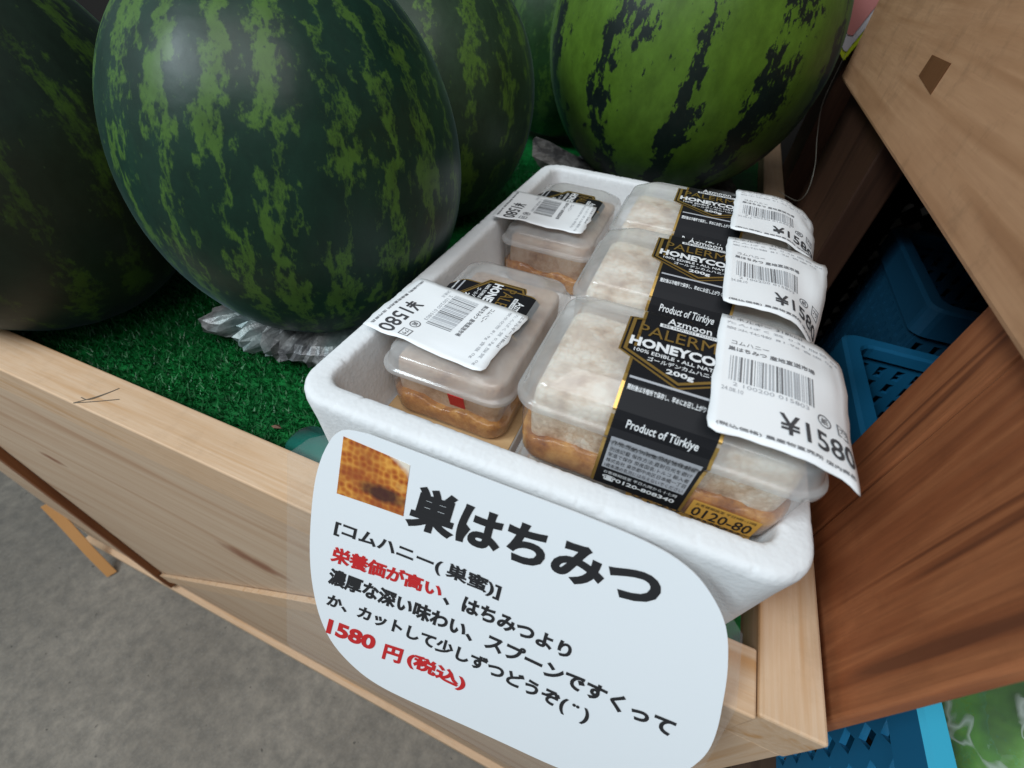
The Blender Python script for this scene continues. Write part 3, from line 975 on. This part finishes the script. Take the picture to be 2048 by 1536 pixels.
def make_tub(label, loc, label_band=True, zs=1.0):
    t = thing('honeycomb_tub', loc, label, 'honeycomb tub', 'clear tubs of honeycomb')
    t.scale = (1, 1, zs)
    lo = link_mesh('lid', *loft(tub_loops(LIDP), False, True), M['lid'], t, True)
    link_mesh('tub_body', *loft(tub_loops(BODP[::-1]), True, False), M['tub'], t, True)
    # comb slab with uneven capped top
    loops = []
    prof = [(0.036, 0.012), (0.034, 0.05), (0.032, 0.11), (0.034, 0.150), (0.036, 0.165), (0.040, 0.171), (0.048, 0.173), (0.075, 0.174), (0.10, 0.174), (0.13, 0.174), (0.16, 0.174)]
    for i, z in prof:
        L = []
        for x, y in rr_loop(i, TL - i, i, TD - i, max(0.030 - 0.15 * i, 0.006), 4, 18):
            d = noise.noise(Vector((x * 18, y * 18, z * 8))) * 0.006 + noise.noise(Vector((x * 75, y * 75, z * 40))) * 0.003
            L.append((x + d * 0.5, y + d * 0.5, z + (d if z > 0.09 else 0)))
        loops.append(L)
    link_mesh('honeycomb', *loft(loops, True, True), M['comb'], t, True)
    loops = []
    for i, z0 in ((0.038, 0.004), (0.0225, 0.006), (0.0185, 0.018), (0.0168, 0.040), (0.0152, 0.068), (0.024, 0.0685)):
        L = []
        for x, y in rr_loop(i, TL - i, i, TD - i, 0.050 - 0.2 * i, 6, 24):
            z = z0
            if z0 > 0.04:
                z += 0.030 * noise.noise(Vector((x * 9, y * 9, 2))) + 0.016 * noise.noise(Vector((x * 40, y * 40, 5)))
            L.append((x, y, z))
        loops.append(L)
    link_mesh('honey', *loft(loops, True, True), M['honey'], t, True)
    if label_band:
        cx = TL / 2
        p = Printed(on_tub)
        q0, q1 = -(TD - 0.16) - 0.03, _fl[-1] * 0.995
        p.rect(cx - 0.090, cx + 0.090, q0, q1, M['gold'], 0.0014, 2, 30)
        p.rect(cx - 0.084, cx + 0.084, q0, q1, M['black_print'], 0.0022, 2, 30)
        hx = lambda k: [(cx + u * k, -0.112 + v * k) for u, v in ((-0.115, -0.055), (-0.115, 0.055), (0.0, 0.118), (0.115, 0.055), (0.115, -0.055), (0.0, -0.118))]
        p.poly(hx(1.0), M['gold'], 0.0030)
        p.poly(hx(0.965), M['black_print'], 0.0036)
        p.ring(hx(0.93), hx(0.87), M['gold'], 0.0042)
        T = lambda s, hw, y0, y1, mat, bold=0.0: p.text(s, cx - hw, cx + hw, 0.080 - y0, 0.080 - y1, mat, 0.0044, bold)
        # rows on the lid (y measured from the tub's front edge)
        T('Azmoon', 0.042, 0.250, 0.272, M['white_ink'], 0.01)
        p.rect(cx - 0.055, cx + 0.055, -0.157, -0.168, M['white_ink'], 0.0042)
        p.text('BEE HARVEST FOOD', cx - 0.05, cx + 0.05, -0.159, -0.166, M['black_print'], 0.0046, 0.0)
        T('PALERMO', 0.090, 0.196, 0.230, M['gold'], 0.0)
        T('HONEYCOMB', 0.100, 0.158, 0.186, M['white_ink'], 0.045)
        T('100% EDIBLE • ALL NATURAL', 0.088, 0.142, 0.152, M['white_ink'], 0.012)
        T('ゴールデンカムハニー', 0.060, 0.124, 0.136, M['white_ink'], 0.012)
        T('200g', 0.024, 0.100, 0.117, M['white_ink'], 0.03)
        R_ = lambda s, hw, qa, qb, mat, bold=0.0: p.text(s, cx - hw, cx + hw, qb, qa, mat, 0.0044, bold)
        p.rect(cx - 0.080, cx + 0.080, 0.004, 0.009, M['grey_box'], 0.0030, 1, 2)
        QF = _fl[7]
        R_('開封後は冷暗所で保存し、早めにお召し上がりください', 0.078, 0.020, 0.030, M['white_ink'], 0.015)
        R_('Product of Türkiye', 0.060, QF - 0.046, QF - 0.026, M['white_ink'], 0.02)
        p.rect(cx - 0.077, cx + 0.077, QF - 0.010, QF + 0.088, M['grey_box'], 0.0030, 1, 10)
        rows = ['名称:巣はちみつ 原材料名:蜂蜜', '(トルコ産) 内容量:200g 賞味期限', '別途記載 保存方法:直射日光を避け', '常温で保存 原産国名:トルコ 輸入者', '株式会社 東京都中央区日本橋一丁目', '1歳未満の乳児には与えないでください']
        for k, s in enumerate(rows):
            R_(s, 0.073, QF - 0.004 + k * 0.0152, QF + 0.0075 + k * 0.0152, M['ink'], 0.0)
        R_('お客様相談室 平日九時から十七時', 0.070, QF + 0.093, QF + 0.102, M['white_ink'], 0.0)
        R_('☎0120-808340', 0.070, QF + 0.106, QF + 0.122, M['white_ink'], 0.03)
        p.rect(cx + 0.098, TL - 0.055, _fl[-1] - 0.050, _fl[-1] - 0.002, M['orange_label'], 0.0022, 2, 4)
        p.text('お客様相談室 平日9時~17時', cx + 0.105, TL - 0.062, _fl[-1] - 0.038, _fl[-1] - 0.046, M['ink'], 0.003, 0.0)
        p.text('0120-80', cx + 0.105, TL - 0.062, _fl[-1] - 0.006, _fl[-1] - 0.034, M['ink'], 0.003, 0.01)
        p.build('product_label', t)
    return t


def bars(p, a0, a1, b0, b1, mat, mat2, lift):
    r = random.Random(3)
    x = a0
    while x < a1:
        w_ = r.choice((0.004, 0.004, 0.008, 0.012)) * (a1 - a0) / 0.5
        p.rect(x, min(x + w_, a1), b0, b1, r.choice((mat, mat, mat2)), lift)
        x += w_ + r.choice((0.005, 0.007, 0.011)) * (a1 - a0) / 0.5


def sticker(tub, lx0, lx1, ly0, ly1, droop, curl, seed, rot=0.0, slip=0.012):
    """Price label stuck to the lid; whatever hangs past the lid bends by droop/curl."""
    cx, cy = (lx0 + lx1) / 2, (ly0 + ly1) / 2

    def fn(a, b, lift):
        x, y = lx0 + (lx1 - lx0) * a, ly0 + (ly1 - ly0) * b
        dx, dy = x - cx, y - cy
        x, y = cx + dx * math.cos(rot) - dy * math.sin(rot), cy + dx * math.sin(rot) + dy * math.cos(rot)
        e = max(0.0, x - (TL - 0.115))
        g = e / 0.17
        z = TH + 0.0068 - droop * g * g - curl * g * g * max(0.0, 1 - b) ** 1.5
        z += 0.0045 * g * math.sin(b * 9 + seed) + 0.003 * noise.noise(Vector((a * 2.6, b * 2.6, seed))) + 0.012 * g * noise.noise(Vector((a * 5, b * 4, seed + 3)))
        e2 = max(0.0, 0.04 - y)
        z += 0.02 * e2 - 0.9 * e2 * e2 * (0.3 + droop * 0)
        x -= 0.35 * (droop * g * g + curl * g * g * max(0.0, 1 - b) ** 1.5)
        return (x, y, z + lift)

    n_ = 16
    V, F = [], []
    rc = 0.026
    for side in (0, 1):
        for i in range(n_ + 1):
            for j in range(n_ + 1):
                a, b = i / n_, j / n_
                # torn, slightly wavy outline with rounded corners
                aa = a + (0.022 * noise.noise(Vector((b * 7, seed, 1))) if i in (0, n_) else 0)
                bb = b + (0.018 * noise.noise(Vector((a * 7, seed, 7))) if j in (0, n_) else 0)
                if i in (0, n_) and j in (0, n_):
                    aa += rc * 0.4 * (1 if i == 0 else -1)
                    bb += rc * 0.4 * (1 if j == 0 else -1)
                V.append(fn(aa, bb, 0.0006 if side else -0.0006))
    N = (n_ + 1) ** 2
    for i in range(n_):
        for j in range(n_):
            q = (i * (n_ + 1) + j, (i + 1) * (n_ + 1) + j, (i + 1) * (n_ + 1) + j + 1, i * (n_ + 1) + j + 1)
            F.append(tuple(k + N for k in q))
            F.append(tuple(reversed(q)))
    rim = [i * (n_ + 1) for i in range(n_ + 1)] + [n_ * (n_ + 1) + j for j in range(1, n_ + 1)] + [i * (n_ + 1) + n_ for i in range(n_ - 1, -1, -1)] + [j for j in range(n_ - 1, 0, -1)]
    for k in range(len(rim)):
        a, b = rim[k], rim[(k + 1) % len(rim)]
        F.append((a, b, b + N, a + N))
    st = link_mesh('price_sticker', V, F, M['paper'], tub, True)
    p = Printed(fn)
    L = 0.0016
    for k, s in enumerate(('エネルギー 318kcal', 'たんぱく質 0.3g 脂質 0g', '炭水化物 81.9g 食塩 0g')):
        p.text(s, 0.05, (0.62, 0.95, 0.88)[k], 0.955 - k * 0.055, 0.985 - k * 0.055, M['pale_ink'] if k else M['grey_ink'], L, 0.0)
    p.text('コムハニー', 0.10, 0.36, 0.71, 0.745, M['grey_ink'], L)
    p.text('巣はちみつ 産地直送市場', 0.08, 0.68, 0.645, 0.685, M['grey_ink'], L, 0.01)
    bars(p, 0.10, 0.66, 0.39, 0.60, M['grey_ink'], M['pale_ink'], L)
    p.text('2 100200 015803', 0.13, 0.62, 0.35, 0.378, M['pale_ink'], L)
    p.text('24.08.10', 0.06, 0.20, 0.30, 0.33, M['pale_ink'], L)
    ci = lambda r: [(0.735 + r * 1.15 * math.cos(k * math.pi / 10), 0.335 + r * 0.9 * math.sin(k * math.pi / 10)) for k in range(20)]
    p.ring(ci(0.047), ci(0.038), M['grey_ink'], L)
    p.text('紙', 0.708, 0.762, 0.313, 0.357, M['grey_ink'], L, 0.01)
    sq = lambda r: [(0.89 - r, 0.335 - r * 0.8), (0.89 + r, 0.335 - r * 0.8), (0.89 + r, 0.335 + r * 0.8), (0.89 - r, 0.335 + r * 0.8)]
    p.ring(sq(0.052), sq(0.043), M['grey_ink'], L)
    p.text('プラ', 0.855, 0.925, 0.316, 0.354, M['grey_ink'], L, 0.01)
    p.text('¥1580', 0.42, 0.965, 0.115, 0.255, M['price_ink'], L, 0.012, 3)
    p.text('(税込価格) 農産物直売所 店内商品', 0.05, 0.93, 0.040, 0.068, M['grey_ink'], L, 0.01)
    pr_ = p.build('print', st)
    return st


RX = -0.19
tub = make_tub('front honeycomb tub of the upper right stack, nearest the camera, ¥1580 sticker hanging flat', (RX, 0.518, 0.2215), zs=1.14)
sticker(tub, 0.325, 0.580, 0.005, 0.335, 0.045, 0.01, 1.0)


def copy_tub(src, label, loc, rz=0.0, zs=None):
    r = src.copy()
    COL.objects.link(r)
    r.location = Vector(loc) * S
    r.rotation_euler = (0, 0, rz)
    r['label'] = label
    if zs: r.scale = (1, 1, zs)
    for ch in src.children:
        if ch.name.startswith('price_sticker'): continue
        c = ch.copy()
        COL.objects.link(c)
        c.parent = r
    return r


def price(t, *a, **k): return sticker(t, *a, **k)


t2 = copy_tub(tub, 'middle honeycomb tub of the upper right row, its sticker curling down at the corner', (RX - 0.004, 0.892, 0.222))
price(t2, 0.325, 0.575, 0.01, 0.335, 0.02, 0.10, 2.0, 0.02)
t3 = copy_tub(tub, 'rear honeycomb tub of the upper right row, against the back of the foam box', (RX - 0.002, 1.262, 0.2215))
price(t3, 0.325, 0.580, 0.01, 0.32, 0.05, 0.02, 3.0, -0.02)
t4 = copy_tub(tub, 'front left honeycomb tub low in the foam box, turned sideways, with a red square sticker', (-0.585, 0.620 + TL, 0.085), -math.pi / 2, 1.0)
price(t4, 0.262, 0.507, -0.052, 0.292, 0.0, 0.0, 4.0, -0.09)
t5 = copy_tub(tub, 'rear left honeycomb tub low in the foam box, turned sideways, its sticker over the rim', (-0.585, 1.365 + TL, 0.080), -math.pi / 2, 1.0)
price(t5, 0.268, 0.512, -0.042, 0.290, 0.0, 0.0, 5.0, 0.03)
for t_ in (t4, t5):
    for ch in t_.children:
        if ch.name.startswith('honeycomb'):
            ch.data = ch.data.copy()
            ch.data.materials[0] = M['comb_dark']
# red square on the end of the front left tub (its right-hand end faces the front)
rs = [(TL - 0.007, 0.205, 0.112), (TL - 0.007, 0.246, 0.112), (TL + 0.003, 0.246, 0.158), (TL + 0.003, 0.205, 0.158)]
V = rs + [(x + 0.002, y, z) for x, y, z in rs]
link_mesh('red_sticker', V, [(3, 2, 1, 0), (4, 5, 6, 7), (0, 1, 5, 4), (1, 2, 6, 5), (2, 3, 7, 6), (3, 0, 4, 7)], M['red_sticker'], t4)

# lower layer: only the foremost one shows, through the gap at the front
low = make_tub('lower honeycomb tub under the front right one, with an orange label', (RX, 0.518, 0.0125), False, zs=0.90)
p = Printed(on_tub)
p.rect(0.26, 0.505, 0.012, _fl[-1] * 0.99, M['orange_label'], 0.002, 2, 20)
p.text('お問い合わせ 平日 9時~17時', 0.27, 0.49, 0.034, 0.022, M['ink'], 0.003, 0.0)
p.text('0120-0080', 0.27, 0.49, 0.080, 0.044, M['ink'], 0.003, 0.02)
p.build('orange_label', low)
for k in (1, 2):
    l2 = copy_tub(low, ('lower honeycomb tub under the middle right one', 'lower honeycomb tub under the rear right one')[k - 1], (RX, 0.520 + 0.371 * k, 0.0125))

# ------------------------------------------------------------------ shelf at the right
shelf = thing('wooden_shelf', (0.9, 1.5, -3.62), 'tall wooden shelf unit with red-brown posts and a pale board, right of the display stand', 'shelf')
SH = (0.9, 1.5, -3.62)


def shbox(name, dims, mat, bev=0.006, org=None):
    org = org or ((dims[0] + dims[1]) / 2, (dims[2] + dims[3]) / 2, 0.0)
    V, F = box_geo(*dims, bev=bev)
    o = link_mesh(name, np.array(V) - np.array(org), F, mat, shelf)
    o.location = (Vector(org) - Vector(SH)) * S
    return o


plank_mat = wood('pale_scuffed_board', 1, *TAN, seed=7, cross=46, scuff=0.34, contrast=1.15, rough=0.7)
shbox('rail_board', (0.50, 0.562, 0.34, 2.93, 0.622, 1.42), plank_mat, 0.012)
# dark square plug set in the board
pv = [(0.4985, 1.735 + dy, 0.815 + dz) for dy, dz in ((0.095, -0.022), (0.085, 0.027), (-0.09, 0.030), (-0.082, -0.037))]
V = pv + [(x + 0.004, y, z) for x, y, z in pv]
o = link_mesh('wood_plug', np.array(V) - np.array(SH), [(0, 1, 2, 3), (7, 6, 5, 4), (0, 4, 5, 1), (1, 5, 6, 2), (2, 6, 7, 3), (3, 7, 4, 0)],
              wood('plug_wood', 2, (0.20, 0.085, 0.035), (0.16, 0.062, 0.024), (0.10, 0.035, 0.013), seed=2), shelf)
shbox('post', (0.566, 0.598, 0.386, 0.806, -3.60, 1.40), M['post'], 0.008)
shbox('post', (0.568, 0.598, 0.812, 0.965, -3.60, 1.40), M['post'], 0.008)
shbox('post', (0.60, 0.72, 2.15, 3.05, -3.60, 1.40), M['post_shaded'], 0.008)
shbox('post', (0.545, 0.72, 3.30, 3.75, -3.60, 1.40), M['post_shaded'], 0.008)
shbox('deck', (0.73, 3.2, -1.0, 4.6, -1.02, -0.95), M['deck'], 0.0)
shbox('top_board', (0.565, 3.2, 0.34, 4.6, 1.43, 1.48), M['deck'], 0.0)
shbox('shade_board', (0.60, 3.19, 0.93, 0.96, -0.945, 1.425), M['deck'], 0.0)  # unseen board added to keep light off the rear crates
shbox('end_panel', (3.2, 3.26, -1.0, 4.6, -3.60, 1.42), M['deck'], 0.0)


# ------------------------------------------------------------------ crates
def lattice(p0, u, v, nu, nv, kind):
    """Panel of nu x nv cells, each with a diamond or slot cut through."""
    V, F = [], []
    p0, u, v = Vector(p0), Vector(u) / nu, Vector(v) / nv
    for i in range(nu):
        for j in range(nv):
            o = p0 + u * i + v * j
            b = len(V)
            V += [tuple(o), tuple(o + u), tuple(o + u + v), tuple(o + v)]
            hole = ((0.5, 0.09), (0.88, 0.5), (0.5, 0.91), (0.12, 0.5)) if kind == 'diamond' else ((0.28, 0.14), (0.72, 0.14), (0.72, 0.86), (0.28, 0.86))
            V += [tuple(o + u * a + v * c) for a, c in hole]
            if kind == 'diamond':
                F += [(b, b + 1, b + 4), (b + 1, b + 5, b + 4), (b + 1, b + 2, b + 5), (b + 2, b + 6, b + 5), (b + 2, b + 3, b + 6), (b + 3, b + 7, b + 6), (b + 3, b, b + 7), (b, b + 4, b + 7)]
            else:
                F += [(b, b + 1, b + 5, b + 4), (b + 1, b + 2, b + 6, b + 5), (b + 2, b + 3, b + 7, b + 6), (b + 3, b, b + 4, b + 7)]
    return V, F


def crate(loc, sx, sy, sz, kind, label, mat, rim_mat, cell=0.09, rimw=0.06, rimh=0.12, rot=0.0):
    t = thing('plastic_crate', loc, label, 'crate', 'plastic crates on the shelf', rot)
    i = rimw * 0.55
    walls = [((i, sy - i, 0), (0, -(sy - 2 * i), 0), sy), ((sx - i, i, 0), (0, sy - 2 * i, 0), sy), ((i, i, 0), (sx - 2 * i, 0, 0), sx), ((sx - i, sy - i, 0), (-(sx - 2 * i), 0, 0), sx)]
    for p0, u, ln_ in walls:
        o = link_mesh('lattice_wall', *lattice(p0, u, (0, 0, sz - 0.01), max(3, int(ln_ / cell)), max(3, int(sz / cell)), kind), mat, t)
        md = o.modifiers.new('thickness', 'SOLIDIFY')
        md.thickness = 0.018 * S
        md.offset = 0
    o = link_mesh('base', *lattice((i, i, 0.012), (sx - 2 * i, 0, 0), (0, sy - 2 * i, 0), int(sx / cell), int(sy / cell), kind), mat, t)
    md = o.modifiers.new('thickness', 'SOLIDIFY')
    md.thickness = 0.018 * S
    loops = [[(x, y, z) for x, y in rr_loop(k, sx - k, k, sy - k, 0.05, 4)] for k, z in ((rimw * 0.45, sz - rimh), (0.0, sz - rimh + 0.004), (0.0, sz - 0.01), (0.01, sz), (rimw - 0.008, sz), (rimw, sz - 0.01), (rimw, sz - 0.05))]
    V, F = loft(loops)
    fm = [1 if abs(np.mean([V[q][2] for q in f]) - sz) < 0.006 else 0 for f in F]
    link_mesh('rim', V, F, [mat, rim_mat], t, False, fmat=fm)
    return t


crate((0.855, -0.55, -0.948), 1.0, 1.42, 0.75, 'diamond', 'blue plastic crate with diamond holes holding green melons, low by the red-brown post', M['blue'], M['blue_light'], 0.085)
crate((0.712, 0.985, -0.948), 1.0, 0.78, 0.95, 'slot', 'blue slotted plastic crate behind the red-brown post, beyond the honeycomb tubs', M['blue'], M['blue'], 0.065)
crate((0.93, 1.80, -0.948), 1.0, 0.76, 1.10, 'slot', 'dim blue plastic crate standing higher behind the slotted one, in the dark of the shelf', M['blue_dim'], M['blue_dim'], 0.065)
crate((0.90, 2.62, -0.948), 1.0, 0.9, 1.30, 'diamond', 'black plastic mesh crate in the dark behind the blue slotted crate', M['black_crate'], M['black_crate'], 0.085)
o = add_box('paper_bag', (1.15, 1.45, 2.80, 3.2, -0.93, 0.10), plain('white_bag_paper', (0.6, 0.57, 0.52), 0.8), None, (1.3, 3.0, -0.93), 0.05)
tag(o, 'pale paper bag standing inside the black mesh crate', 'paper bag')


def wrapped_melon(C, r, label, seed):
    t = thing('wrapped_melon', (C[0], C[1], C[2] - r), label, 'melon', 'wrapped melons in the blue crate')
    def ball(k, amp, fr):
        V, F = [], []
        nu, nv = 48, 32
        for j in range(nv + 1):
            th = math.pi * j / nv
            for i in range(nu):
                ph = 2 * math.pi * i / nu
                d = Vector((math.sin(th) * math.cos(ph), math.sin(th) * math.sin(ph), math.cos(th)))
                s = k * (1 + amp * noise.noise(d * fr + Vector((seed, 0, 0))))
                V.append((d.x * r * s, d.y * r * s, r + d.z * r * s))
        for j in range(nv):
            for i in range(nu):
                F.append((j * nu + i, (j + 1) * nu + i, (j + 1) * nu + (i + 1) % nu, j * nu + (i + 1) % nu))
        return V, F
    tm = NT('green_melon_skin')
    a = tm.noise(tm.coords(), 22, 4)
    tm.set(Base_Color=tm.ramp(a, [(0.35, (0.03, 0.11, 0.012)), (0.55, (0.12, 0.34, 0.03)), (0.72, (0.34, 0.52, 0.16))]), Roughness=0.4)
    link_mesh('melon', *ball(1.0, 0.02, 2.0), tm.m, t, True)
    link_mesh('plastic_film', *ball(1.05, 0.08, 8.0), M['film'], t, True)


wrapped_melon((1.30, 0.62, -0.42), 0.30, 'pale green melon in wrinkled clear film, inside the low blue crate', 1.0)
wrapped_melon((1.30, -0.02, -0.42), 0.30, 'green melon in clear film at the near end of the low blue crate', 4.0)

# ------------------------------------------------------------------ small things
pts = [(0.50, 3.10, 0.70), (0.492, 3.04, 0.51), (0.487, 2.75, 0.42), (0.49, 2.50, 0.36), (0.50, 2.43, 0.27), (0.49, 2.46, 0.21), (0.47, 2.60, 0.17), (0.44, 2.80, 0.13)]
o = link_mesh('nylon_string', *tube_geo(smooth_path(pts, 8), 0.0011, 6), M['string'], None, True, (0.49, 2.5, 0.2))
tag(o, 'thin looped nylon string hanging beside the bright green watermelon', 'string')

card = thing('price_card', (0.56, 3.24, 0.60), 'small yellow-edged card behind the bright green watermelon, by the shelf board', 'price card')
def cardpoly(name, pts_, y0, y1, mat):
    V, F = loft([[(x, y1, z) for x, z in pts_], [(x, y0, z) for x, z in pts_]], True, True)
    fix_normals(link_mesh(name, V, F, mat, card, False, (0.56, 3.24, 0.60)))
cardpoly('card', [(0.525, 0.66), (0.53, 0.662), (0.66, 1.02), (0.36, 1.05), (0.36, 0.80)], 3.235, 3.245, plain('yellow_card', (0.55, 0.66, 0.02), 0.5))
cardpoly('printed_face', [(0.505, 0.70), (0.52, 0.695), (0.632, 1.01), (0.37, 1.035), (0.37, 0.82)], 3.230, 3.2345, plain('card_white', (0.62, 0.58, 0.60), 0.5))
cardpoly('pink_print', [(0.495, 0.76), (0.515, 0.76), (0.59, 0.99), (0.40, 1.01), (0.40, 0.83)], 3.226, 3.2295, plain('card_pink', (0.60, 0.22, 0.20), 0.5))

# dry leaf crumbs on the turf
lf = plain('dry_leaf', (0.16, 0.08, 0.05), 0.7)
o = link_mesh('dry_leaf', [(-0.935, 0.515, ZT + 0.034), (-0.915, 0.508, ZT + 0.042), (-0.898, 0.520, ZT + 0.036), (-0.918, 0.529, ZT + 0.034), (-0.915, 0.517, ZT + 0.047)],
              [(0, 1, 4), (1, 2, 4), (2, 3, 4), (3, 0, 4), (3, 2, 1, 0)], lf, None, False, (-0.917, 0.518, ZT + 0.03))
tag(o, 'small brown dry leaf crumb on the turf near the foam box corner', 'leaf')
